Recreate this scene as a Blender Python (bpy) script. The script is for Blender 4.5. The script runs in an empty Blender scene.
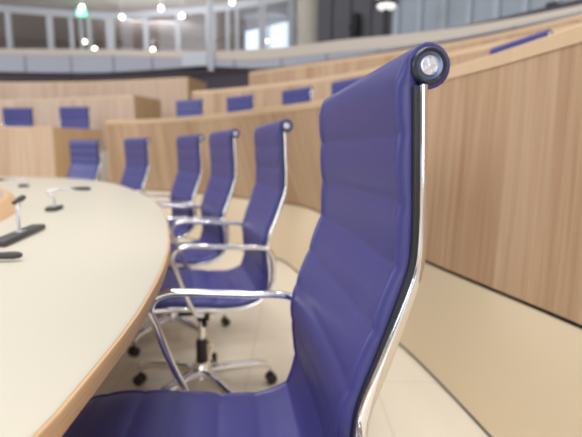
import bpy, bmesh, math, random
from mathutils import Vector, Matrix
random.seed(7)
scn = bpy.context.scene
COL = scn.collection
PI = math.pi
CENTRE = Vector((-2.9, 0.6))          # middle of the oval table; every ring of desks wraps around it

# ------------------------------------------------------------------ materials
def new_mat(name):
    m = bpy.data.materials.new(name); m.use_nodes = True
    nt = m.node_tree; b = nt.nodes['Principled BSDF']
    return m, nt, b

def srgb(r, g, b):
    f = lambda c: (c/255/12.92) if c/255 <= .04045 else ((c/255+.055)/1.055)**2.4
    return (f(r), f(g), f(b), 1)

def plain(name, col, rough=.5, metal=0.0, bump=0.0, bscale=200, mottle=0.0, mscale=3.0, spec=.5):
    m, nt, b = new_mat(name)
    b.inputs['Roughness'].default_value = rough
    b.inputs['Metallic'].default_value = metal
    b.inputs['Specular IOR Level'].default_value = spec
    tc = nt.nodes.new('ShaderNodeTexCoord')
    n = nt.nodes.new('ShaderNodeTexNoise'); n.inputs['Scale'].default_value = mscale; n.inputs['Detail'].default_value = 4
    nt.links.new(tc.outputs['Object'], n.inputs['Vector'])
    r = nt.nodes.new('ShaderNodeMapRange')
    r.inputs['To Min'].default_value = 1-mottle; r.inputs['To Max'].default_value = 1+mottle
    nt.links.new(n.outputs['Fac'], r.inputs['Value'])
    mul = nt.nodes.new('ShaderNodeVectorMath'); mul.operation = 'SCALE'
    mul.inputs[0].default_value = col[:3]
    nt.links.new(r.outputs['Result'], mul.inputs['Scale'])
    nt.links.new(mul.outputs['Vector'], b.inputs['Base Color'])
    if bump:
        n2 = nt.nodes.new('ShaderNodeTexNoise'); n2.inputs['Scale'].default_value = bscale; n2.inputs['Detail'].default_value = 3
        nt.links.new(tc.outputs['Object'], n2.inputs['Vector'])
        bp = nt.nodes.new('ShaderNodeBump'); bp.inputs['Strength'].default_value = bump; bp.inputs['Distance'].default_value = .002
        nt.links.new(n2.outputs['Fac'], bp.inputs['Height'])
        nt.links.new(bp.outputs['Normal'], b.inputs['Normal'])
    return m

def wood(name, light, dark, panel=.62, contrast=1.0, rough=.45):
    """vertical-grain veneer: UV.x runs along the desk in metres, UV.y is the height"""
    m, nt, b = new_mat(name)
    b.inputs['Roughness'].default_value = rough
    b.inputs['Specular IOR Level'].default_value = .35
    uv = nt.nodes.new('ShaderNodeUVMap'); uv.uv_map = 'UVMap'
    def noise(sx, sy, detail, dist):
        mp = nt.nodes.new('ShaderNodeMapping'); mp.inputs['Scale'].default_value = (sx, sy, 1)
        nt.links.new(uv.outputs['UV'], mp.inputs['Vector'])
        n = nt.nodes.new('ShaderNodeTexNoise'); n.inputs['Scale'].default_value = 1
        n.inputs['Detail'].default_value = detail; n.inputs['Distortion'].default_value = dist
        nt.links.new(mp.outputs['Vector'], n.inputs['Vector'])
        return n.outputs['Fac']
    a = noise(34, .9, 5, .5); c = noise(170, 3, 3, .2); e = noise(5.5, .35, 2, .6)
    # veneer leaves: a value that changes from leaf to leaf
    sep = nt.nodes.new('ShaderNodeSeparateXYZ'); nt.links.new(uv.outputs['UV'], sep.inputs[0])
    dv = nt.nodes.new('ShaderNodeMath'); dv.operation = 'DIVIDE'; dv.inputs[1].default_value = panel
    nt.links.new(sep.outputs['X'], dv.inputs[0])
    fl = nt.nodes.new('ShaderNodeMath'); fl.operation = 'FLOOR'; nt.links.new(dv.outputs[0], fl.inputs[0])
    wn = nt.nodes.new('ShaderNodeTexWhiteNoise'); wn.noise_dimensions = '1D'; nt.links.new(fl.outputs[0], wn.inputs['W'])
    def madd(x, k, y):
        q = nt.nodes.new('ShaderNodeMath'); q.operation = 'MULTIPLY_ADD'; q.inputs[1].default_value = k
        nt.links.new(x, q.inputs[0])
        if hasattr(y, 'is_output'): nt.links.new(y, q.inputs[2])
        else: q.inputs[2].default_value = y
        return q.outputs[0]
    v = madd(a, 1.1*contrast, -.55*contrast+.5)
    v = madd(c, .45*contrast, v); v = madd(e, .9*contrast, v); v = madd(wn.outputs['Value'], .22*contrast, v)
    v = madd(v, 1.0, -.78*contrast)
    cr = nt.nodes.new('ShaderNodeMix'); cr.data_type = 'RGBA'
    cr.inputs['A'].default_value = light; cr.inputs['B'].default_value = dark
    nt.links.new(v, cr.inputs['Factor'])
    nt.links.new(cr.outputs['Result'], b.inputs['Base Color'])
    return m

def tiles(name, col, line, sx, sy, rough):
    m, nt, b = new_mat(name)
    b.inputs['Roughness'].default_value = rough
    tc = nt.nodes.new('ShaderNodeTexCoord')
    br = nt.nodes.new('ShaderNodeTexBrick'); br.offset = 0
    br.inputs['Scale'].default_value = 1; br.inputs['Brick Width'].default_value = sx; br.inputs['Row Height'].default_value = sy
    br.inputs['Mortar Size'].default_value = .004
    br.inputs['Color1'].default_value = col; br.inputs['Color2'].default_value = tuple(c*.96 for c in col[:3])+(1,)
    br.inputs['Mortar'].default_value = line
    nt.links.new(tc.outputs['Object'], br.inputs['Vector'])
    nt.links.new(br.outputs['Color'], b.inputs['Base Color'])
    return m

def emit(name, col, s):
    m, nt, b = new_mat(name)
    b.inputs['Base Color'].default_value = col
    b.inputs['Emission Color'].default_value = col
    b.inputs['Emission Strength'].default_value = s
    return m

def pane(name, tint, gloss):
    m = bpy.data.materials.new(name); m.use_nodes = True
    nt = m.node_tree; nt.nodes.clear()
    o = nt.nodes.new('ShaderNodeOutputMaterial'); mx = nt.nodes.new('ShaderNodeMixShader')
    t = nt.nodes.new('ShaderNodeBsdfTransparent'); g = nt.nodes.new('ShaderNodeBsdfGlossy')
    t.inputs['Color'].default_value = tint; g.inputs['Roughness'].default_value = .03
    g.inputs['Color'].default_value = (.9, .92, .95, 1)
    mx.inputs['Fac'].default_value = gloss
    nt.links.new(t.outputs[0], mx.inputs[1]); nt.links.new(g.outputs[0], mx.inputs[2]); nt.links.new(mx.outputs[0], o.inputs['Surface'])
    return m

M = dict(
    leather=plain('violet leather', srgb(62, 61, 130), .4, bump=.12, bscale=420, mottle=.05, mscale=6, spec=.55),
    chrome=plain('polished aluminium', (.86, .88, .93, 1), .09, 1.0),
    black=plain('black plastic', (.012, .012, .016, 1), .38),
    ring=plain('graphite plastic', (.028, .032, .05, 1), .28),
    dish=plain('blue grey cap dish', (.14, .18, .30, 1), .3, .6),
    silver=plain('embossed silver', (.86, .88, .95, 1), .35, .8, bump=.3, bscale=500),
    rubber=plain('caster rubber', (.02, .02, .022, 1), .6),
    wood=wood('beech veneer', srgb(214, 186, 154), srgb(166, 127, 94)),
    wood_daylit=wood('daylit beech veneer', srgb(222, 198, 174), srgb(184, 150, 124)),  # same beech as the other desks, with daylight put into the colour
    wood_cap=wood('beech edging', srgb(224, 198, 164), srgb(206, 174, 138), contrast=.5),
    wood_end=wood('beech end veneer', srgb(206, 174, 136), srgb(172, 134, 98), contrast=.7),
    wood_table=wood('beech table lipping', srgb(222, 186, 142), srgb(186, 144, 102), contrast=.7),
    table=plain('cream laminate', srgb(204, 197, 180), .38, mottle=.012, mscale=2),
    cream=plain('cream lacquered board', srgb(234, 215, 184), .4, mottle=.02, mscale=1.2),
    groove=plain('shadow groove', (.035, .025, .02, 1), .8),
    floor=tiles('pale floor tiles', srgb(230, 222, 206), srgb(214, 206, 190), .6, .6, .22),
    carpet=plain('tier carpet', srgb(150, 140, 134), .9, bump=.3),
    drumtop=plain('mauve grey board', srgb(168, 150, 146), .6, mottle=.04),
    parapet=plain('lavender grey panel', srgb(182, 184, 196), .5, mottle=.02),
    joint=plain('grey panel joint', srgb(146, 148, 158), .6),
    ledge=plain('cream ledge', srgb(216, 204, 190), .5),
    darkwall=plain('dark aubergine wall', srgb(78, 70, 80), .7),
    ceiling=plain('grey soffit', srgb(196, 193, 193), .8),
    mullion=plain('pale grey frame', srgb(206, 212, 222), .45),
    roomwall=plain('dim room wall', srgb(140, 130, 126), .8, mottle=.2, mscale=.4),
    column=plain('pale column', srgb(198, 192, 182), .6),
    slate=plain('slate wall panel', srgb(92, 92, 98), .6, mottle=.06),
    slat=plain('blue grey curtain glass', srgb(168, 178, 190), .4, mottle=.06),
    slat2=plain('pale blue curtain glass', srgb(180, 190, 202), .4, mottle=.06),
    glass=pane('gallery glazing', (.86, .86, .88, 1), .018),
    lamp=emit('warm lamp', (1, .87, .64, 1), 15),  # also on the globes that stand in for glass reflections
    day=emit('daylight pane', (.72, .86, 1, 1), 1.15),
    green=emit('green sign light', (.08, .8, .5, 1), 1.6),
    white=emit('white pictogram', (.85, 1, .9, 1), 2.5),
    globe=emit('white lamp dome', (1, .98, .95, 1), .9),
    micmetal=plain('silver gooseneck', (.62, .64, .7, 1), .28, 1.0),
    mic=plain('dark microphone body', (.055, .05, .05, 1), .45),
    grey=plain('grey post', srgb(190, 186, 182), .5),
)

# ------------------------------------------------------------------ helpers
def link_mesh(name, bm, mat, parent=None, smooth=True, angle=None):
    me = bpy.data.meshes.new(name)
    bmesh.ops.recalc_face_normals(bm, faces=bm.faces[:])
    bm.to_mesh(me); bm.free()
    if smooth:
        for p in me.polygons: p.use_smooth = True
        me.set_sharp_from_angle(angle=math.radians(angle or 38))
    me.materials.append(mat)
    o = bpy.data.objects.new(name, me); COL.objects.link(o)
    if parent: o.parent = parent
    return o

def tag(o, label, cat, group=None):
    o['label'] = label; o['category'] = cat
    if group: o['group'] = group
    return o

def thing(name, label, cat, loc=(0, 0, 0), rot=0, group=None):
    o = bpy.data.objects.new(name, None); COL.objects.link(o)
    o.empty_display_size = .1
    o.location = loc; o.rotation_euler = (0, 0, rot)
    return tag(o, label, cat, group)

def struct(o):
    o['kind'] = 'structure'; return o

def copy_tree(o, parent=None):
    c = o.copy(); COL.objects.link(c)
    if parent: c.parent = parent
    for ch in list(o.children): copy_tree(ch, c)
    return c

def catmull(pts, n=8):
    pts = [Vector(p) for p in pts]
    P = [pts[0]*2-pts[1]] + pts + [pts[-1]*2-pts[-2]]
    out = []
    for i in range(1, len(P)-2):
        p0, p1, p2, p3 = P[i-1:i+3]
        # centripetal
        t0 = 0; t1 = t0+max((p1-p0).length, 1e-6)**.5; t2 = t1+max((p2-p1).length, 1e-6)**.5; t3 = t2+max((p3-p2).length, 1e-6)**.5
        for k in range(n):
            t = t1+(t2-t1)*k/n
            a1 = p0*((t1-t)/(t1-t0))+p1*((t-t0)/(t1-t0)); a2 = p1*((t2-t)/(t2-t1))+p2*((t-t1)/(t2-t1)); a3 = p2*((t3-t)/(t3-t2))+p3*((t-t2)/(t3-t2))
            b1 = a1*((t2-t)/(t2-t0))+a2*((t-t0)/(t2-t0)); b2 = a2*((t3-t)/(t3-t1))+a3*((t-t1)/(t3-t1))
            out.append(b1*((t2-t)/(t2-t1))+b2*((t-t1)/(t2-t1)))
    out.append(pts[-1].copy())
    return out

def resample(poly, n):
    L = [0]
    for a, b in zip(poly, poly[1:]): L.append(L[-1]+(b-a).length)
    out = []; j = 0
    for i in range(n):
        t = L[-1]*i/(n-1)
        while j < len(poly)-2 and L[j+1] < t: j += 1
        s = (t-L[j])/max(L[j+1]-L[j], 1e-9)
        out.append(poly[j].lerp(poly[j+1], min(max(s, 0), 1)))
    return out

def curve(pts, n=60): return resample(catmull(pts), n)

def offset(poly, d):
    """move a plan curve d metres away from the table's side of the hall"""
    out = []
    for i, p in enumerate(poly):
        t = (poly[min(i+1, len(poly)-1)]-poly[max(i-1, 0)]).normalized()
        n = Vector((t.y, -t.x))
        if n.dot(p.xy-CENTRE) < 0: n = -n
        q = p.copy(); q.x += n.x*d; q.y += n.y*d
        out.append(q)
    return out

def uvset(bm, f, uvs):
    lay = bm.loops.layers.uv.get('UVMap') or bm.loops.layers.uv.new('UVMap')
    for l, uv in zip(f.loops, uvs): l[lay].uv = uv

def sheet(bm, rows):
    """rows: list of polylines of 3-D points with equal counts -> quads, UV in metres"""
    bm.loops.layers.uv.get('UVMap') or bm.loops.layers.uv.new('UVMap')
    n = len(rows[0]); vs = [[bm.verts.new(p) for p in r] for r in rows]
    L = [0]
    for a, b in zip(rows[0], rows[0][1:]): L.append(L[-1]+(Vector(b)-Vector(a)).length)
    H = [0]
    for a, b in zip(rows, rows[1:]): H.append(H[-1]+(Vector(b[n//2])-Vector(a[n//2])).length)
    for j in range(len(rows)-1):
        for i in range(n-1):
            f = bm.faces.new((vs[j][i], vs[j][i+1], vs[j+1][i+1], vs[j+1][i]))
            uvset(bm, f, ((L[i], H[j]), (L[i+1], H[j]), (L[i+1], H[j+1]), (L[i], H[j+1])))

def z3(poly, z): return [Vector((p.x, p.y, z)) for p in poly]

def loop_prism(bm, sections, closed_ring=True, cap=True):
    """sections: rings of 3-D points joined in order into a tube"""
    rings = [[bm.verts.new(p) for p in s] for s in sections]
    k = len(rings[0])
    for a, b in zip(rings, rings[1:]):
        for i in range(k):
            bm.faces.new((a[i], a[(i+1) % k], b[(i+1) % k], b[i]))
    if cap:
        bm.faces.new(rings[0][::-1]); bm.faces.new(rings[-1])

def box(bm, cx, cy, cz, sx, sy, sz, rot=0, bev=0):
    r = bmesh.ops.create_cube(bm, size=1)
    vs = r['verts']
    bmesh.ops.scale(bm, vec=(sx, sy, sz), verts=vs)
    if bev:
        es = list({e for v in vs for e in v.link_edges})
        q = bmesh.ops.bevel(bm, geom=es, offset=bev, segments=2, affect='EDGES', profile=.5)
        vs = list({v for f in q['faces'] for v in f.verts} | {v for v in vs if v.is_valid})
        seen = set(vs); stack = list(vs)
        while stack:
            v = stack.pop()
            for e in v.link_edges:
                o = e.other_vert(v)
                if o not in seen: seen.add(o); stack.append(o)
        vs = list(seen)
    bmesh.ops.rotate(bm, cent=(0, 0, 0), matrix=Matrix.Rotation(rot, 3, 'Z'), verts=vs)
    bmesh.ops.translate(bm, vec=(cx, cy, cz), verts=vs)
    return vs

def lathe(bm, prof, origin=(0, 0, 0), axis='Z', n=28):
    """prof: (radius, height) pairs turned about an axis through origin"""
    o = Vector(origin); rings = []
    for r, h in prof:
        ring = []
        for i in range(n):
            a = 2*PI*i/n; c, s = r*math.cos(a), r*math.sin(a)
            p = {'Z': (c, s, h), 'Y': (c, h, s), 'X': (h, c, s)}[axis]
            ring.append(bm.verts.new(o+Vector(p)))
        rings.append(ring)
    for a, b in zip(rings, rings[1:]):
        for i in range(n): bm.faces.new((a[i], a[(i+1) % n], b[(i+1) % n], b[i]))
    bm.faces.new(rings[0][::-1]); bm.faces.new(rings[-1])

def tube(bm, pts, rad, n=12):
    """round tube along any 3-D path; rad a number or one per point"""
    pts = [Vector(p) for p in pts]
    secs = []; ref = None
    for i, p in enumerate(pts):
        t = (pts[min(i+1, len(pts)-1)]-pts[max(i-1, 0)]).normalized()
        if ref is None: ref = t.orthogonal().normalized()
        ref = (ref-t*ref.dot(t)).normalized(); b = t.cross(ref)
        r = rad[i] if hasattr(rad, '__len__') else rad
        secs.append([p+ref*(r*math.cos(2*PI*k/n))+b*(r*math.sin(2*PI*k/n)) for k in range(n)])
    loop_prism(bm, secs)

def strap(bm, pts, half_w, half_t, up=Vector((0, 1, 0)), n=16, power=.55):
    """rounded flat bar swept along a planar path; up = across direction (half_w), half_t in the plane"""
    pts = [Vector(p) for p in pts]; secs = []
    for i, p in enumerate(pts):
        t = (pts[min(i+1, len(pts)-1)]-pts[max(i-1, 0)]).normalized()
        nn = t.cross(up).normalized()
        w = half_w[i] if hasattr(half_w, '__len__') else half_w
        h = half_t[i] if hasattr(half_t, '__len__') else half_t
        ring = []
        for k in range(n):
            a = 2*PI*k/n; c, s = math.cos(a), math.sin(a)
            ring.append(p+up*(w*math.copysign(abs(c)**power, c))+nn*(h*math.copysign(abs(s)**power, s)))
        secs.append(ring)
    loop_prism(bm, secs)

# ------------------------------------------------------------------ the chair
# local frame: +x backwards, y across, z up; origin on the floor under the column
FLOOR = -.065                          # level of the hall floor
SX = .22                               # rear corner of the shell lies this far behind the column
HALF = .258
PROFILE = [(-.514, .408), (-.505, .432), (-.480, .449), (-.40, .458), (-.25, .446), (-.14, .433), (-.075, .432), (-.032, .453), (-.012, .50),
           (-.011, .56), (-.018, .62), (-.014, .675), (.012, .75), (.031, .805), (.043, .842), (.049, .868), (.050, .91), (.046, 1.0), (.042, 1.082)]
PATH = resample(catmull([Vector((x+SX, 0, z)) for x, z in PROFILE], 10), 200)
ARC = [0]
for a_, b_ in zip(PATH, PATH[1:]): ARC.append(ARC[-1]+(b_-a_).length)
TOTAL = ARC[-1]
SPLIT = next(i for i, p in enumerate(PATH) if p.z > .50 and p.x > .1)

def path_normal(i):
    t = (PATH[min(i+1, 199)]-PATH[max(i-1, 0)]).normalized()
    return Vector((-t.z, 0, t.x))       # towards the sitter

def seat_weight(i):
    t = min(1, max(0, (SPLIT-4-i)/34)); return t*t*(3-2*t)

def sling(i0, i1, wrap=False):
    bm = bmesh.new(); rib = .0845; W = HALF-.0092
    cols = [-1, -.996, -.986, -.97, -.95, -.932, -.92, -.905]+[x/10 for x in range(-8, 9)]+[.905, .92, .932, .95, .97, .986, .996, 1]
    front, back = [], []
    def row(p, nrm, s, w=0):
        ph = abs(math.sin(PI*(s+.024)/rib)); t = .006+.006*ph**.36
        f, b = [], []
        for c in cols:
            e = abs(c); k = math.sqrt(max(0, 1-max(0, (e-.965)/.035)**2))
            hem = .0028 if .93 < e < .985 else -.0012 if .90 < e < .93 else 0
            sag = -.006*(1-c*c)*(1-w)-.022*w*e**5
            f.append(p+Vector((0, c*W, 0))+nrm*(sag+.003+(t*.95*k)+hem))
            b.append(p+Vector((0, c*W, 0))+nrm*(sag-.003-.006*k))
        return f, b
    for i in range(i0, i1+1):
        f, b = row(PATH[i], path_normal(i), TOTAL-ARC[i]+.001, seat_weight(i))
        front.append(f); back.append(b)
    if wrap:                            # the leather turns once round the top rod
        c = PATH[199]+Vector((.0165, 0, .017)); R = .0262
        for k in range(1, 19):
            a = PI*1.0-k*(PI*1.62)/18
            nrm = Vector((math.cos(a), 0, math.sin(a)))
            f = [c+Vector((0, x*(HALF-.003), 0))+nrm*(R-(.002 if abs(x) > .999 else 0)) for x in cols]
            b = [c+Vector((0, x*(HALF-.003), 0))+nrm*(R-.005) for x in cols]
            front.append(f); back.append(b)
    n = len(cols)
    fv = [[bm.verts.new(p) for p in r] for r in front]; bv = [[bm.verts.new(p) for p in r] for r in back]
    for j in range(len(fv)-1):
        for i in range(n-1):
            bm.faces.new((fv[j][i], fv[j][i+1], fv[j+1][i+1], fv[j+1][i]))
            bm.faces.new((bv[j][i+1], bv[j][i], bv[j+1][i], bv[j+1][i+1]))
        bm.faces.new((fv[j][0], fv[j+1][0], bv[j+1][0], bv[j][0]))
        bm.faces.new((fv[j][-1], bv[j][-1], bv[j+1][-1], fv[j+1][-1]))
    for i in range(n-1):
        bm.faces.new((fv[0][i+1], fv[0][i], bv[0][i], bv[0][i+1]))
        bm.faces.new((fv[-1][i], fv[-1][i+1], bv[-1][i+1], bv[-1][i]))
    return bm

def make_chair(label, group):
    t = thing('conference_chair', label, 'chair', group=group)
    link_mesh('backrest', sling(SPLIT, 199, True), M['leather'], t, angle=70)
    link_mesh('seat', sling(0, SPLIT), M['leather'], t, angle=70)
    for s in (-1, 1):
        bm = bmesh.new()
        idx = list(range(0, 199, 2))
        ht = []
        for i in idx:
            z = PATH[i].z; x = PATH[i].x
            ht.append(.0088 if z < .70 else max(.0042, .0088-.0036*min(1, (z-.70)/.16)-.001*max(0, (z-.86)/.1)))
        strap(bm, [PATH[i]-path_normal(i)*(.0085+.022*seat_weight(i))+Vector((0, s*(HALF+.0015), 0)) for i in idx], .0058, ht)
        link_mesh('side_frame', bm, M['chrome'], t)
        bm = bmesh.new()               # black strip standing in for the dark gap between leather and rail
        strap(bm, [PATH[i]-path_normal(i)*(.0035+.022*seat_weight(i))+Vector((0, s*(HALF-.0055), 0)) for i in idx[4:]], .0048, .005)
        link_mesh('edge_gap', bm, M['black'], t)
        # cap on the end of the top rod
        c = PATH[199]+Vector((.0165, s*(HALF-.004), .017))
        bm = bmesh.new(); q = lambda r, h: (r, s*h)
        lathe(bm, [q(.0205, -.006), q(.0212, .002), q(.0205, .006), q(.0185, .0078), q(.0165, .0065), q(.0155, .002)], c, 'Y', 40)
        cap = link_mesh('end_cap', bm, M['ring'], t, angle=50)
        bm = bmesh.new()
        lathe(bm, [q(.0157, -.001), q(.0157, .0035), q(.012, .0025), q(.0108, .002)], c, 'Y', 40)
        link_mesh('dish', bm, M['dish'], cap)
        bm = bmesh.new()
        lathe(bm, [q(.0108, 0), q(.0108, .0046), q(.0096, .0052), q(.0090, .0036), q(.0088, .0022)], c, 'Y', 40)
        for k in range(5):             # embossed star on the disc
            a = 2*PI*k/5+.3; r0 = .0018
            d = Vector((math.cos(a), 0, math.sin(a))); e = Vector((-d.z, 0, d.x)); o = c+Vector((0, s*.0020, 0)); up = Vector((0, s*.003, 0))
            base = [o+d*r0+e*.0013, o+d*.0090+e*.0019, o+d*.0090-e*.0019, o+d*r0-e*.0013]
            top = [o+up+d*(r0+.0004)+e*.0007, o+up+d*.0078+e*.0012, o+up+d*.0078-e*.0012, o+up+d*(r0+.0004)-e*.0007]
            loop_prism(bm, [base, top])
        lathe(bm, [q(.0024, .0015), q(.0024, .0052), q(.0014, .0056)], c, 'Y', 16)
        link_mesh('emblem', bm, M['silver'], cap, smooth=False)
        # arm loop
        y = s*(HALF+.038)
        pts = [(-.020+SX, s*(HALF+.006), .468), (-.006+SX, s*(HALF+.024), .49), (.002+SX, y, .53), (.003+SX, y, .58), (-.001+SX, y, .617), (-.014+SX, y, .640), (-.042+SX, y, .652), (-.12+SX, y, .657), (-.20+SX, y, .662), (-.28+SX, y, .667),
               (-.320+SX, y, .666), (-.352+SX, y, .652), (-.364+SX, y, .624), (-.353+SX, y, .592), (-.326+SX, y, .510), (-.295+SX, y, .434), (-.278+SX, s*(HALF+.026), .408), (-.255+SX, s*(HALF+.006), .398)]
        bm = bmesh.new()
        strap(bm, catmull(pts, 6), .0105, .0092, n=16, power=.8)
        link_mesh('armrest', bm, M['chrome'], t)
    bm = bmesh.new()                   # cross spreaders
    for x, z in ((-.36, .44), (-.10, .428)):
        strap(bm, [Vector((x+SX, yy, z-.02*(1-(yy/HALF)**2))) for yy in [HALF*k/8 for k in range(-8, 9)]], .014, .005, up=Vector((1, 0, 0)))
    bmesh.ops.translate(bm, vec=(0, 0, -.018), verts=bm.verts)
    link_mesh('spreader', bm, M['chrome'], t)
    bm = bmesh.new()
    box(bm, 0, 0, .380, .20, .11, .065, bev=.014); box(bm, -.12, 0, .395, .16, .09, .035, bev=.008); box(bm, .0, -.10, .375, .05, .12, .03, bev=.008); box(bm, .07, 0, .40, .12, .30, .012, bev=.004)
    bmesh.ops.translate(bm, vec=(-.03, 0, -.028), verts=bm.verts)
    link_mesh('tilt_mechanism', bm, M['black'], t)
    bm = bmesh.new()
    tube(bm, [(.0, -.04, .385), (.0, -.12, .382), (.0, -.19, .375)], [.005, .005, .005], 8)
    tube(bm, [(0, -.185, .376), (0, -.20, .374), (0, -.225, .37)], [.008, .011, .009], 10)
    bmesh.ops.translate(bm, vec=(-.03, 0, -.028), verts=bm.verts)
    link_mesh('lever', bm, M['black'], t)
    bm = bmesh.new(); lathe(bm, [(.0145, .15), (.0145, .365)], (-.03, 0, 0), n=20)
    link_mesh('gas_column', bm, M['chrome'], t)
    bm = bmesh.new(); lathe(bm, [(.022, .158), (.025, .17), (.024, .25), (.019, .262)], n=24)
    bmesh.ops.translate(bm, vec=(-.03, 0, FLOOR), verts=bm.verts)
    link_mesh('column_sleeve', bm, M['black'], t)
    bm = bmesh.new()
    lathe(bm, [(.036, .082), (.044, .09), (.042, .125), (.028, .16)], n=28)
    bmesh.ops.translate(bm, vec=(-.03, 0, FLOOR), verts=bm.verts)
    link_mesh('hub', bm, M['chrome'], t)
    for k in range(5):
        a = 2*PI*k/5+.10; d = Vector((math.cos(a), math.sin(a), 0)); e = Vector((-d.y, d.x, 0))
        bm = bmesh.new()
        pp = [d*.02+Vector((0, 0, .115)), d*.08+Vector((0, 0, .117)), d*.18+Vector((0, 0, .112)), d*.27+Vector((0, 0, .104)), d*.30+Vector((0, 0, .094)), d*.312+Vector((0, 0, .075))]
        strap(bm, catmull(pp, 5), [.025-.010*min(1, i/22) for i in range(26)], [.019-.007*min(1, i/22) for i in range(26)], up=e)
        bmesh.ops.translate(bm, vec=(-.03, 0, FLOOR), verts=bm.verts)
        link_mesh('base_leg', bm, M['chrome'], t)
        bm = bmesh.new()
        cc = d*.318
        for q_ in (-1, 1):
            o = cc+e*(q_*.014); ring = []
            secs = []
            for w, r in ((-.009, .019), (-.007, .024), (.007, .024), (.009, .019)):
                secs.append([o+e*w+d*(r*math.cos(2*PI*j/20))+Vector((0, 0, .026+r*math.sin(2*PI*j/20))) for j in range(20)])
            loop_prism(bm, secs)
        tube(bm, [cc-d*.006+Vector((0, 0, .028)), cc-d*.006+Vector((0, 0, .086))], .006, 10)
        bmesh.ops.translate(bm, vec=(-.03, 0, FLOOR), verts=bm.verts)
        link_mesh('caster', bm, M['rubber'], t)
    return t

def put_chair(c, x, y, deg, z=0.0):
    """x, y: rear corner of the shell in plan; deg: direction the back points to"""
    a = math.radians(deg)
    c.location = (x-SX*math.cos(a), y-SX*math.sin(a), z); c.rotation_euler = (0, 0, a)

G1 = 'chairs drawn up to the oval table'; G2 = 'chairs behind the first curved desk'; G3 = 'chairs behind the left desk'
CH = [
 (.0656, .7819, 7.4, 0, 'large violet leather chair in the foreground with chrome rail and round cap facing the camera', G1),
 (-.142, 1.930, 14.8, 0, 'violet chair at the table directly behind the large foreground chair', G1),
 (-.450, 2.625, 22.5, 0.0, 'violet high-back chair at the table, second behind the foreground chair', G1),
 (-.808, 3.36, 30.0, 0, 'violet high-back chair at the table, third behind the foreground chair', G1),
 (-1.492, 4.229, 40.5, 0.0, 'blue chair at the table edge before the left end of the long curved desk', G1),
 (-2.33, 5.02, 58, 0, 'blue chair across the far end of the table before the brown end panel', G1),
 (.535, 4.72, 36, .628, 'blue chair back behind the first curved desk, right beside the foreground backrest', G2),
 (.009, 5.42, 40, .628, 'blue chair back behind the first curved desk, right above the table chair nearest the foreground', G2),
 (-.735, 6.14, 48, .628, 'blue chair back behind the first curved desk, second from the aisle end', G2),
 (-1.52, 6.66, 58, .628, 'blue chair back behind the first curved desk, nearest its left end by the aisle', G2),
 (1.425, 3.08, 14, .628, 'dark blue chair back with chrome tip above the curved desk at right', G2),
 (-4.43, 7.38, 84, .56, 'blue chair back behind the left desk, farther left from the aisle', G3),
 (-3.40, 7.12, 78, .56, 'blue chair back behind the left desk, beside its brown end panel', G3),
]
proto = None
for x, y, d, z, lab, g in CH:
    if proto is None: c = proto = make_chair(lab, g)
    else:
        c = copy_tree(proto); tag(c, lab, 'chair', g)
    put_chair(c, x, y, d, z)

# ------------------------------------------------------------------ oval table
half = [(-.230, .42), (-.243, .68), (-.264, .85), (-.288, 1.0), (-.378, 1.39), (-.645, 2.21), (-.98, 2.92), (-1.55, 3.84), (-2.13, 4.36), (-2.9, 4.56)]
q1 = catmull([(.02-.245, .12)]+half+[(-3.65, 4.38)], 12)
q1 = [p for p in q1 if p.y >= .42-1e-6 and p.x >= -2.9-1e-6]
q1[0] = Vector((-.230, .42))
right = q1; top_left = [Vector((-5.8-p.x, p.y)) for p in reversed(q1[:-1])]
up_half = right+top_left
low_half = [Vector((p.x, .84-p.y)) for p in reversed(up_half[1:-1])]
OVAL = resample(up_half+low_half+[up_half[0]], 221)[:-1]

def inset(poly, d):
    n = len(poly); out = []
    for i, p in enumerate(poly):
        t = (poly[(i+1) % n]-poly[i-1]).normalized(); out.append(p-Vector((t.y, -t.x))*d)
    return out

def ring_band(bm, profile):
    """profile: (inset, z) pairs; lofts closed outlines"""
    bm.loops.layers.uv.new('UVMap')
    rows = []
    for d, z in profile: rows.append([bm.verts.new((p.x, p.y, z)) for p in inset(OVAL, d)])
    n = len(OVAL); L = 0
    for i in range(n):
        l2 = L+(OVAL[(i+1) % n]-OVAL[i]).length
        for j in range(len(rows)-1):
            f = bm.faces.new((rows[j][i], rows[j][(i+1) % n], rows[j+1][(i+1) % n], rows[j+1][i]))
            uvset(bm, f, ((profile[j][1]*8, L*.25), (profile[j][1]*8, l2*.25), (profile[j+1][1]*8, l2*.25), (profile[j+1][1]*8, L*.25)))
        L = l2
    return rows

TZ = .74
table = thing('conference_table', 'large oval conference table with cream top and light wood edge', 'table', (0, 0, 0))
bm = bmesh.new(); rows = ring_band(bm, [(.010, TZ-.03), (.006, TZ-.003), (.012, TZ)]); bm.faces.new(rows[-1]); bm.faces.new(rows[0][::-1])
link_mesh('tabletop', bm, M['table'], table, angle=60)
bm = bmesh.new(); ring_band(bm, [(.012, TZ-.0032), (.002, TZ-.004), (0, TZ-.007), (0, TZ-.028), (.008, TZ-.032), (.06, TZ-.032), (.06, TZ-.0305)])
link_mesh('edge_band', bm, M['wood_table'], table)
bm = bmesh.new(); ring_band(bm, [(.75, FLOOR), (.75, TZ-.031), (.79, TZ-.031), (.79, FLOOR), (.75, FLOOR)])
link_mesh('support_panel', bm, M['cream'], table)
for k in range(12):
    i = int(len(OVAL)*k/12)+9; p = inset(OVAL, .62)[i % len(OVAL)]
    bm = bmesh.new(); tube(bm, [(p.x, p.y, FLOOR), (p.x, p.y, TZ-.031)], .03, 16)
    link_mesh('leg', bm, M['chrome'], table)

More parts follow.
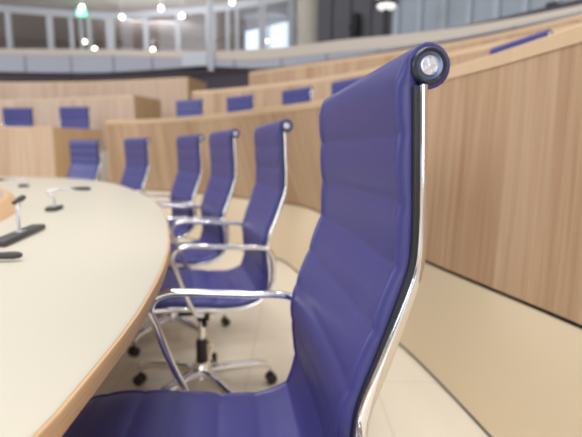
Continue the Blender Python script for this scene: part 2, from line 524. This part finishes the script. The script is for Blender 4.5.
# raised inner platform on the table
def ell(A, B, z, n=120):
    return [Vector((-2.9+A*math.cos(2*PI*i/n), .6+B*math.sin(2*PI*i/n), z)) for i in range(n)]
pl = thing('raised_centre_platform', 'raised oval platform with wood rim and mauve grey top at left on the table', 'platform', (0, 0, 0))
bm = bmesh.new(); bm.loops.layers.uv.new('UVMap')
secs = [ell(2.005, 2.58, TZ), ell(1.97, 2.54, TZ+.046), ell(1.955, 2.525, TZ+.051), ell(1.92, 2.49, TZ+.049)]
rings = [[bm.verts.new(p) for p in s] for s in secs]
for j in range(3):
    for i in range(120):
        f = bm.faces.new((rings[j][i], rings[j][(i+1) % 120], rings[j+1][(i+1) % 120], rings[j+1][i]))
        uvset(bm, f, ((j*.3, i*.02), (j*.3, i*.02+.02), (j*.3+.3, i*.02+.02), (j*.3+.3, i*.02)))
link_mesh('rim', bm, M['wood_table'], pl)
bm = bmesh.new(); bm.faces.new([bm.verts.new(p) for p in ell(1.94, 2.51, TZ+.0503)])
link_mesh('platform_top', bm, M['drumtop'], pl, smooth=False)

# ------------------------------------------------------------------ microphones
def microphone(label, loc, base_rot, base_len, neck, head_dir):
    t = thing('table_microphone', label, 'microphone', loc, 0, 'gooseneck microphones on the table')
    bm = bmesh.new(); box(bm, 0, 0, .009, base_len, .045, .018, base_rot, .005)
    link_mesh('base', bm, M['mic'], t)
    bm = bmesh.new(); box(bm, 0, 0, .0195, .035, .028, .003, base_rot, .001); link_mesh('button_plate', bm, M['micmetal'], t)
    bm = bmesh.new(); pts = catmull(neck, 8); tube(bm, pts, .0042, 10); link_mesh('gooseneck', bm, M['micmetal'], t)
    bm = bmesh.new(); e = Vector(neck[-1]); d = Vector(head_dir).normalized()
    tube(bm, [e-d*.05, e-d*.03, e-d*.01, e+d*.022, e+d*.034, e+d*.040], [.0055, .0065, .0085, .0095, .008, .004], 14)
    link_mesh('microphone_head', bm, M['mic'], t)
    return t
microphone('dark microphone beside the wood rim with upright silver neck on a long flat base', (-.815, 1.335, TZ), math.radians(100), .30,
           [(0, 0, .018), (-.002, .0, .05), (-.008, .01, .08), (-.02, .03, .10), (-.03, .06, .108)], (-.2, .9, .1))
microphone('microphone in the middle of the cream table with its neck bent far to the right', (-1.045, 1.975, TZ), math.radians(100), .11,
           [(0, 0, .018), (0, 0, .05), (-.022, -.01, .082), (.0, .015, .09), (.05, .02, .092), (.11, .03, .094)], (1, .1, 0))
microphone('faint silver microphone lying low at the far end of the table', (-1.93, 3.25, TZ), math.radians(10), .06,
           [(0, 0, .018), (0, 0, .04), (-.03, 0, .055), (-.10, 0, .06), (-.17, .01, .05)], (-1, 0, -.1))
microphone('silver microphone lying at the left picture edge of the table, dark rounded tip pointing right', (-.80, 1.01, TZ), math.radians(5), .10,
           [(0, 0, .018), (.02, 0, .03), (.06, 0.005, .026), (.10, .015, .018), (.125, 0.025, .014)], (1, 0.2, 0))

# ------------------------------------------------------------------ rings of desks
def desk(name, label, top_pts, bot_pts, z_bot, z_top, cap_h, depth=.55, ends=(True, True), end_mat='wood_end', front='wood', group='curved wooden desks', end_vec=None):
    t = thing(name, label, 'desk', (0, 0, 0), 0, group)
    T = curve(top_pts); Bd = curve(bot_pts, 900); B = [min(Bd, key=lambda q: (q-p).length) for p in T]
    B[0], B[-1] = Bd[0], Bd[-1]
    zt = [z_top(i) if callable(z_top) else z_top for i in range(60)]
    za = lambda poly, d: [Vector((p.x, p.y, zt[i]+d)) for i, p in enumerate(poly)]
    mid = [b.lerp(a, (zt[i]-cap_h-z_bot)/(zt[i]-z_bot)) for i, (a, b) in enumerate(zip(T, B))]
    bm = bmesh.new(); sheet(bm, [z3(B, z_bot), za(mid, -cap_h)])
    sheet(bm, [z3(offset(B, .03), z_bot), za(offset(mid, .03), -cap_h)])
    link_mesh('front_panel', bm, M[front], t)
    bm = bmesh.new()
    a, b = offset(mid, -.004), offset(mid, .06)
    a2 = offset(T, -.002); b2 = offset(T, .06)
    sheet(bm, [za(a, -cap_h), za(a2, -.003), za(offset(T, .002), 0), za(b2, 0), za(b, -cap_h), za(a, -cap_h)])
    link_mesh('cap_rail', bm, M['wood_cap'], t)
    bm = bmesh.new()
    w0, w1 = offset(mid, .03), offset(T, depth); zw = -cap_h-.02
    sheet(bm, [za(w0, zw), za(w1, zw), za(w1, zw-.03), za(w0, zw-.03)])
    link_mesh('worktop', bm, M['wood_cap'], t)
    for flag, i in zip(ends, (0, -1)):
        if not flag: continue
        o1 = offset(T, depth)[i]; o0 = offset(B, depth)[i]
        if end_vec is not None and i == -1:
            o1 = T[-1]+Vector(end_vec); o0 = B[-1]+Vector(end_vec)
        z_t = zt[i]
        bm = bmesh.new()
        n = (o1-T[i]).normalized(); side = Vector((-n.y, n.x))*.022
        if side.dot(T[i]-T[1 if i == 0 else -2]) < 0: side = -side
        for k in (0, 1):
            s = side*k
            sheet(bm, [[Vector((*(B[i]+s), z_bot)), Vector((*(o0+s), z_bot))], [Vector((*(T[i]+s), z_t-.002)), Vector((*(o1+s), z_t-.002))]])
        sheet(bm, [[Vector((*T[i], z_t-.002)), Vector((*o1, z_t-.002))], [Vector((*(T[i]+side), z_t-.002)), Vector((*(o1+side), z_t-.002))]])
        sheet(bm, [[Vector((*T[i], z_t-.002)), Vector((*(T[i]+side), z_t-.002))], [Vector((*B[i], z_bot)), Vector((*(B[i]+side), z_bot))]])
        sheet(bm, [[Vector((*o1, z_t-.002)), Vector((*(o1+side), z_t-.002))], [Vector((*o0, z_bot)), Vector((*(o0+side), z_bot))]])
        link_mesh('end_panel', bm, M[end_mat], t, smooth=False)
    return t

def wallsheet(name, mat, rows, thing_kind=True):
    bm = bmesh.new(); sheet(bm, rows)
    return struct(link_mesh(name, bm, M[mat]))

Z1, Z2, Z3_ = .51, 1.05, 1.62           # floors of the three tiers
A_top = [(.60, -2.2), (.82, -1.2), (.945, -.3), (.955, .4), (.90, .98), (.822, 1.35), (.73, 1.80), (.57, 2.45), (.285, 3.25), (.007, 3.76), (-.74, 4.78), (-1.18, 5.22), (-1.85, 5.72), (-2.40, 5.95)]
A_seam = [(.60, -2.2), (.84, -1.2), (.955, -.3), (.96, .4), (.915, .95), (.853, 1.26), (.763, 1.587), (.641, 2.025), (.45, 2.9), (.233, 3.84), (.055, 4.36), (-.70, 5.12), (-1.2, 5.55), (-1.85, 5.9), (-2.42, 6.08)]
A_base = [(.52, -2.2), (.73, -1.2), (.84, -.3), (.855, .5), (.82, 1.15), (.755, 1.647), (.688, 2.077), (.628, 2.374), (.40, 3.12), (.068, 3.94), (-.09, 4.40), (-.76, 5.08), (-1.27, 5.5), (-1.9, 5.84), (-2.44, 6.02)]
B_top = [(2.55, -.8), (2.85, .6), (2.72, 2.2), (2.179, 3.577), (1.612, 4.53), (.606, 5.947), (-.177, 6.696), (-1.165, 7.40), (-1.633, 7.639)]
C_top = [(3.9, -.4), (4.2, 1.6), (3.85, 3.5), (3.08, 5.07), (2.22, 6.27), (.76, 7.50), (.13, 8.02), (-.795, 8.74)]
L1_top = [(-6.4, 6.0), (-5.2, 6.22), (-4.1, 6.34), (-3.33, 6.37)]
L2_top = [(-7.2, 9.0), (-5.55, 8.79), (-4.2, 8.37), (-2.69, 7.83)]
L3_top = [(-8.4, 9.9), (-6.25, 9.94), (-4.0, 9.67), (-2.05, 9.06)]

desk('curved_desk', 'long curved beech desk directly behind the table chairs, nearest the camera', A_top, A_seam, Z1, lambda i: 1.37+.03*min(1, max(0, (i-25)/16)), .05)
desk('curved_desk', 'curved beech desk in the middle of the three right-hand rows', B_top, B_top, Z2, 2.0, .05)
desk('curved_desk', 'curved beech desk right under the gallery parapet, rearmost of the right-hand rows', C_top, C_top, Z3_, 2.5, .05)
desk('curved_desk', 'low beech desk at left with a darker brown end panel behind the lone table chair', L1_top, L1_top, .55, 1.33, .03, ends=(False, True), end_vec=(.37, .70), front='wood_daylit')
desk('curved_desk', 'beech desk in the middle of the three left-hand rows, behind two blue chair backs', L2_top, L2_top, Z2, 1.95, .04, ends=(False, True), end_vec=(.25, .70), front='wood_daylit')
desk('curved_desk', 'rearmost beech desk at left below the dark wall strip', L3_top, L3_top, Z3_, 2.45, .04, ends=(False, True), end_vec=(.23, .74), front='wood_daylit')

# risers, tier floors
n60 = 60
cb, cs = curve(A_base), curve(A_seam)
wallsheet('wall_tier_front', 'cream', [z3(cb, FLOOR+.012), z3(cs, Z1-.012)])
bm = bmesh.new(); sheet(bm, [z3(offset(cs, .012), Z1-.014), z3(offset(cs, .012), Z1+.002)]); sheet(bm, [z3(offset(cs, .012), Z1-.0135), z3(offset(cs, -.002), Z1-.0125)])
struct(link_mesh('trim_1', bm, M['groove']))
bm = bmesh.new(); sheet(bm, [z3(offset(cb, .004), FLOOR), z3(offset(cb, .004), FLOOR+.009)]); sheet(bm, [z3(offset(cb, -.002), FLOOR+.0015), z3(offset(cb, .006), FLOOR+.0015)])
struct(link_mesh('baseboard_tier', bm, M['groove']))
cB, cC = curve(B_top), curve(C_top)
wallsheet('floor_tier_one', 'carpet', [z3(offset(cs, .03), .563), z3(offset(cB, .1), .563)])
wallsheet('wall_second_tier', 'cream', [z3(offset(cB, .01), Z1), z3(offset(cB, .01), Z2)])
wallsheet('floor_tier_two', 'carpet', [z3(cB, Z2-.002), z3(offset(cC, .1), Z2-.002)])
wallsheet('wall_third_tier', 'cream', [z3(offset(cC, .01), Z2), z3(offset(cC, .01), Z3_)])
l1, l2, l3 = curve(L1_top), curve(L2_top), curve(L3_top)
wallsheet('wall_left_tier', 'cream', [z3(offset(l1, .01), FLOOR), z3(offset(l1, .01), .55)])
wallsheet('floor_left_tier_one', 'carpet', [z3(l1, .494), z3(offset(l2, .1), .494)])
wallsheet('wall_left_second_tier', 'cream', [z3(offset(l2, .01), .45), z3(offset(l2, .01), Z2)])
wallsheet('floor_left_tier_two', 'carpet', [z3(l2, Z2-.002), z3(offset(l3, .1), Z2-.002)])
wallsheet('wall_left_third_tier', 'cream', [z3(offset(l3, .01), Z2), z3(offset(l3, .01), Z3_)])

bm = bmesh.new(); bmesh.ops.create_grid(bm, x_segments=2, y_segments=2, size=18)
fl = struct(link_mesh('floor', bm, M['floor'], smooth=False)); fl.location = (-2, 2, FLOOR)

# aisle post
po = thing('aisle_post', 'slim grey post in the aisle left of the long curved desk', 'post', (-2.62, 6.3, FLOOR))
bm = bmesh.new(); box(bm, 0, 0, .54, .07, .07, 1.08, .4, .008); link_mesh('shaft', bm, M['grey'], po)
bm = bmesh.new(); box(bm, 0, 0, 1.09, .085, .085, .02, .4, .004); link_mesh('cap', bm, M['joint'], po)

# ------------------------------------------------------------------ gallery
PAR = [(6.2, .8, 3.0, 3.1), (5.8, 3.0, 3.0, 3.1), (5.1, 5.0, 3.0, 3.1), (4.035, 6.64, 3.0, 3.1), (2.87, 8.10, 3.0, 3.174), (2.08, 8.80, 3.01, 3.23), (.985, 9.74, 3.09, 3.335), (-.057, 10.62, 3.16, 3.40), (-1.006, 11.08, 3.18, 3.424),
       (-1.754, 11.40, 3.25, 3.45), (-3.462, 12.19, 3.447, 3.61), (-5.278, 12.78, 3.6, 3.76), (-6.65, 12.86, 3.6, 3.775), (-8.02, 12.78, 3.6, 3.76), (-9.8, 12.4, 3.6, 3.76)]
pb = curve([(p[0], p[1], p[2]) for p in PAR], 90); pt = curve([(p[0], p[1], p[3]) for p in PAR], 90)
PZ = 2.97
def pbz(p): return PZ+.17*min(1, max(0, (-p.x-.8)/1.6))
wallsheet('wall_gallery_front', 'parapet', [[Vector((p.x, p.y, pbz(p))) for p in pb], [Vector((p.x, p.y, p.z)) for p in pb]])
led = offset(pt, .05)
wallsheet('trim_2', 'ledge', [[Vector((p.x, p.y, p.z)) for p in offset(pb, -.01)], [Vector((p.x, p.y, p.z)) for p in offset(pt, .03)], [Vector((p.x, p.y, p.z)) for p in offset(pt, .2)]])
bm = bmesh.new()                       # joints between the parapet panels
for k in range(4, 88, 5):
    p, q = offset(pb, -.012)[k], pb[k+1]-pb[k]; a = math.atan2(q.y, q.x)
    box(bm, p.x, p.y, (pbz(p)+p.z)/2, .03, .02, p.z-pbz(p), a)
struct(link_mesh('trim_3', bm, M['joint'], smooth=False))
dk = offset(pb, .14)
wallsheet('wall_back', 'darkwall', [z3(dk, FLOOR), z3(dk, PZ+.25)])
wallsheet('floor_gallery', 'ledge', [z3(pb, PZ), z3(offset(pb, 6), PZ)])
wallsheet('floor_top_tier', 'carpet', [z3(resample(cC[::1], 60), Z3_-.002), z3(resample([p for p in dk if p.x > -.9], 60), Z3_-.002)])

bm = bmesh.new(); box(bm, -2.0, 11.46, (PZ+5.2)/2+.05, 0.13, .12, 2.3, .3); box(bm, -2.42, 11.62, (PZ+.17+3.4)/2, .7, .06, .30, -.32)
struct(link_mesh('trim_6', bm, M['mullion'], smooth=False))

# glazing: the frames lean a little into the hall at the top
GZ = 5.2
gtop = curve([(-10.4, 13.3), (-8.54, 13.88), (-7.0, 14.3), (-5.29, 14.53), (-3.97, 14.2), (-2.43, 13.79), (-1.196, 13.24), (-.2, 12.75), (.25, 12.45)], 120)
gbot = [p*1.022 for p in gtop]
def on(poly, slope):
    for i in range(len(poly)-1):
        a, b = poly[i], poly[i+1]
        fa, fb = a.x-slope*a.y, b.x-slope*b.y
        if fa*fb <= 0 and fa != fb: return a.lerp(b, fa/(fa-fb))
    return None
def bar(bm, slope, w, d=.12):
    a, b = on(gbot, slope), on(gtop, slope)
    t = Vector((1, .15)).normalized(); n = Vector((-t.y, t.x))
    lo, hi = [], []
    for s1, s2 in ((-1, -1), (1, -1), (1, 1), (-1, 1)):
        o = t*(s1*w/2)+n*(s2*d/2); lo.append(Vector((*(a+o), PZ))); hi.append(Vector((*(b+o), GZ)))
    loop_prism(bm, [lo, hi])
SL = [(-.72, .2), (-.60, .14), (-.513, .16), (-.468, .1), (-.447, .07), (-.430, .1), (-.386, .24), (-.31, .15), (-.243, .15), (-.174, .26), (-.138, .1), (-.118, .1), (-.064, .22), (-.004, .14)]
edges = sorted(SL)
bm = bmesh.new()
for s, w in SL: bar(bm, s, w)
sheet(bm, [z3(offset(gtop, -.06), GZ-.2), z3(offset(gtop, -.06), GZ)]); sheet(bm, [z3(offset(gbot, -.06), PZ), z3(offset(gbot, -.06), 3.55)])
win = struct(link_mesh('window_1', bm, M['mullion'], smooth=False))
bm = bmesh.new(); sheet(bm, [z3(gbot, PZ), z3(gtop, GZ)])
link_mesh('glass_pane', bm, M['glass'], win)
rw = curve([(-13, 17.5), (-9, 18.2), (-5, 18.2), (-2, 17.2), (.3, 15.6), (1.2, 13.2)], 40)
wallsheet('wall_gallery_back', 'roomwall', [z3(rw, PZ), z3(rw, 5.6)])
# daylight window in the back wall of the gallery
wn = bmesh.new()
wl, wr = Vector((-1.56, 15.4)), Vector((.04, 14.9))
sheet(wn, [[Vector((*wl, 3.0)), Vector((*wr, 3.0))], [Vector((*wl, 4.9)), Vector((*wr, 5.15))]])
w2 = struct(link_mesh('window_2', wn, M['day'], smooth=False))
bm = bmesh.new()
for k in (0, .5, 1):
    p = wl.lerp(wr, k); box(bm, p.x, p.y-.06, 4.1, .07, .06, 2.2)
link_mesh('window_frame', bm, M['mullion'], w2, smooth=False)
# soffit
inner = offset(gtop, -2.6)
bm = bmesh.new(); sheet(bm, [z3(inner, GZ+.02), z3(offset(gtop, 5), GZ+.02)])
sheet(bm, [z3(inner, GZ+.02), z3(inner, 7.2)])
struct(link_mesh('ceiling', bm, M['ceiling'], smooth=False))

col = thing('round_column', 'pale round column on the gallery right of the glazing', 'column', (.37, 11.9, PZ))
bm = bmesh.new(); lathe(bm, [(.27, 0), (.27, 3.0)], n=32); link_mesh('shaft', bm, M['column'], col)
bm = bmesh.new(); lathe(bm, [(.27, 2.16), (.34, 2.2), (.34, 2.6), (.27, 2.62)], n=32); link_mesh('collar', bm, M['mullion'], col)

sw = curve([(.62, 11.75), (1.3, 11.3), (2.25, 10.75)], 20)
wallsheet('wall_gallery_slate', 'slate', [z3(sw, PZ), z3(sw, 6.5)])
bm = bmesh.new()
for k in (4, 9, 14):
    p = offset(sw, -.02)[k]; box(bm, p.x, p.y, 4.6, .03, .03, 3.2)
struct(link_mesh('trim_4', bm, M['darkwall'], smooth=False))
gw = curve([(2.25, 10.75), (3.4, 9.75), (5.0, 8.0), (6.3, 6.0), (7.2, 3.5), (7.6, .5)], 90)
wallsheet('wall_right', 'slat', [z3(gw, PZ), z3(gw, 6.5)])
bm = bmesh.new()
for k in range(1, 88, 4):              # pale upright ribs of the glazed wall
    p = offset(gw, -.04)[k]; q = gw[k+1]-gw[k]
    box(bm, p.x, p.y, 4.7, .10+.05*((k*7) % 5)/5, .05, 3.4, math.atan2(q.y, q.x))
struct(link_mesh('trim_5', bm, M['slat2'], smooth=False))

# small fittings on the gallery
lp = thing('globe_lamp', 'white dome lamp on a dark pole above the foreground chair', 'lamp', (1.83, 9.35, PZ))
bm = bmesh.new(); tube(bm, [(0, 0, 0), (0, 0, .84)], .06, 14); link_mesh('pole', bm, M['black'], lp)
bm = bmesh.new(); lathe(bm, [(.10, .84), (.17, .88), (.2, .96), (.2, 1.06), (.15, 1.16), (.05, 1.22)], n=28); link_mesh('dome', bm, M['globe'], lp)
bm = bmesh.new(); lathe(bm, [(.2, .92), (.235, .94), (.235, 1.0), (.2, 1.02)], n=28); link_mesh('rim', bm, M['black'], lp)
ls = thing('loudspeaker', 'dark narrow loudspeaker on the slate wall beside the dome lamp', 'loudspeaker', (1.47, 11.0, 3.75), .5)
bm = bmesh.new(); box(bm, 0, 0, .22, .17, .14, .5, bev=.02); link_mesh('cabinet', bm, M['black'], ls)
bm = bmesh.new(); box(bm, 0, .15, .22, .06, .22, .06, bev=.005); link_mesh('bracket', bm, M['black'], ls)
cam = thing('gallery_camera', 'small dark camera on a silver stand at the right end of the parapet', 'camera', (4.06, 7.42, PZ), .6)
bm = bmesh.new(); tube(bm, [(0, 0, 0), (0, 0, .24)], .03, 12); lathe(bm, [(.09, 0), (.09, .02), (.03, .04)], n=20); link_mesh('stand', bm, M['chrome'], cam)
bm = bmesh.new(); box(bm, 0, 0, .31, .24, .15, .13, bev=.015); tube(bm, [(0, -.07, .31), (0, -.14, .31)], .045, 16); link_mesh('body', bm, M['black'], cam)

# exit sign
ex = thing('exit_sign', 'small green lit exit sign hanging under the gallery soffit', 'sign', (-6.05, 13.6, 4.93), .25)
bm = bmesh.new(); box(bm, 0, 0, 0, .26, .06, .18, bev=.008); link_mesh('panel', bm, M['green'], ex)
bm = bmesh.new(); box(bm, -.05, -.033, 0, .05, .006, .11); box(bm, .05, -.033, 0, .08, .006, .025); link_mesh('pictogram', bm, M['white'], ex)
bm = bmesh.new(); tube(bm, [(0, 0, .08), (0, 0, .32)], .012, 8); link_mesh('hanger', bm, M['mullion'], ex)

# little round lamps under the soffit; globes behind the glass are added for reflections
LAMPS_AND_GLINTS = [(-5.767, 13.0, 4.90, 'warm round lamp right above the green exit sign'),
         (-6.601, 14.95, 4.45, 'glowing globe standing in for a reflection in the glass below the exit sign, upper of the pair'),
         (-6.299, 14.95, 4.24, 'glowing globe standing in for a reflection in the glass below the exit sign, lower of the pair'),
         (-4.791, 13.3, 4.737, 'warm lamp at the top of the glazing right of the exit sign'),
         (-4.579, 14.9, 4.38, 'glowing globe standing in for a reflection in the glass left of centre, upper of the two'),
         (-4.428, 14.9, 4.22, 'glowing globe standing in for a reflection in the glass left of centre, lower of the two'),
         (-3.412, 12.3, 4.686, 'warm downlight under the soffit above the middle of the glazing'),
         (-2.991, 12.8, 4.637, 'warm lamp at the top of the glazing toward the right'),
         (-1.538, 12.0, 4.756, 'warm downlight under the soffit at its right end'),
         (-.80, 14.1, 4.32, 'glowing globe standing in for a glass reflection before the bright daylight window')]
for x, y, z, lab in LAMPS_AND_GLINTS:
    l = thing('lamp_or_glint', lab, 'lamp', (x, y, z), 0, 'small warm lamps on the gallery')
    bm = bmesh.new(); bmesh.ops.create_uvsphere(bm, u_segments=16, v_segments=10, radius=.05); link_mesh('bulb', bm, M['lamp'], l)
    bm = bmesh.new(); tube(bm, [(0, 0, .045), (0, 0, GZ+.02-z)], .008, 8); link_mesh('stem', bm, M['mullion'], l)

# ------------------------------------------------------------------ light
w = bpy.data.worlds.new('World'); scn.world = w; w.use_nodes = True
bg = w.node_tree.nodes['Background']
tc = w.node_tree.nodes.new('ShaderNodeTexCoord'); sp = w.node_tree.nodes.new('ShaderNodeSeparateXYZ')
cr = w.node_tree.nodes.new('ShaderNodeValToRGB')
cr.color_ramp.elements[0].position = .0; cr.color_ramp.elements[0].color = (.42, .40, .38, 1)
cr.color_ramp.elements[1].position = .6; cr.color_ramp.elements[1].color = (.97, .98, 1, 1)
w.node_tree.links.new(tc.outputs['Generated'], sp.inputs[0]); w.node_tree.links.new(sp.outputs['Z'], cr.inputs['Fac'])
w.node_tree.links.new(cr.outputs['Color'], bg.inputs['Color'])
bg.inputs['Strength'].default_value = .6

def area(name, loc, size, energy, col, target):
    d = bpy.data.lights.new(name, 'AREA'); d.shape = 'DISK' if size < .6 else 'SQUARE'; d.size = size; d.energy = energy; d.color = col
    o = bpy.data.objects.new(name, d); COL.objects.link(o); o.location = loc
    o.rotation_euler = (Vector(target)-Vector(loc)).to_track_quat('-Z', 'Y').to_euler()
    return o
area('skylight', (-2.5, 2.5, 6.8), 4.5, 200, (1, .97, .93), (-2.5, 2.5, 0))
area('rear_fill', (-.8, -4.2, 2.3), 3.6, 130, (.92, .95, 1), (-1, 3, .3))  # unseen area light behind the camera, added to fill under the table
for x, y in ((-.9, .2), (-1.6, 1.8), (-1.8, 3.4), (.2, 2.4), (-3.2, 5.0), (1.4, 1.0)):
    area('downlight', (x, y, 6.2), .32, 30, (1, .95, .89), (x, y, 0))

area('right_fill', (4.6, 1.0, 4.6), 3.0, 120, (.95, .97, 1), (0, 2.5, .8))  # unseen area light added for brighter reflections in the chrome
area('left_fill', (-13.0, 3.0, 4.2), 4.0, 420, (.82, .89, 1), (-3, 9, 1.5))  # unseen cool area light added to make the left desks paler
area('gallery_fill', (-4.5, 15.4, 5.3), 2.0, 130, (1, .95, .92), (-4.8, 18.0, 3.6))  # unseen area light added to brighten the wall behind the glazing
area('soffit_fill', (-4.0, 11.2, 3.9), 2.5, 130, (1, .98, .97), (-4.0, 11.2, 9))  # unseen upward area light added to brighten the soffit
# ------------------------------------------------------------------ camera
cd = bpy.data.cameras.new('Camera'); cam_o = bpy.data.objects.new('Camera', cd); COL.objects.link(cam_o)
cd.sensor_fit = 'HORIZONTAL'; cd.sensor_width = 36; cd.lens = 36*450.71/582
cam_o.location = (0, 0, .99785)
cam_o.rotation_euler = (Matrix.Rotation(math.radians(90-8.208), 3, 'X') @ Matrix.Rotation(math.radians(.5585), 3, 'Z')).to_euler()
cd.clip_start = .02; cd.clip_end = 100
cd.dof.use_dof = True; cd.dof.focus_distance = .64; cd.dof.aperture_fstop = 3.3; cd.dof.aperture_blades = 0
scn.camera = cam_o
scn.view_settings.view_transform = 'Standard'
scn.view_settings.look = 'None'
scn.view_settings.exposure = 0
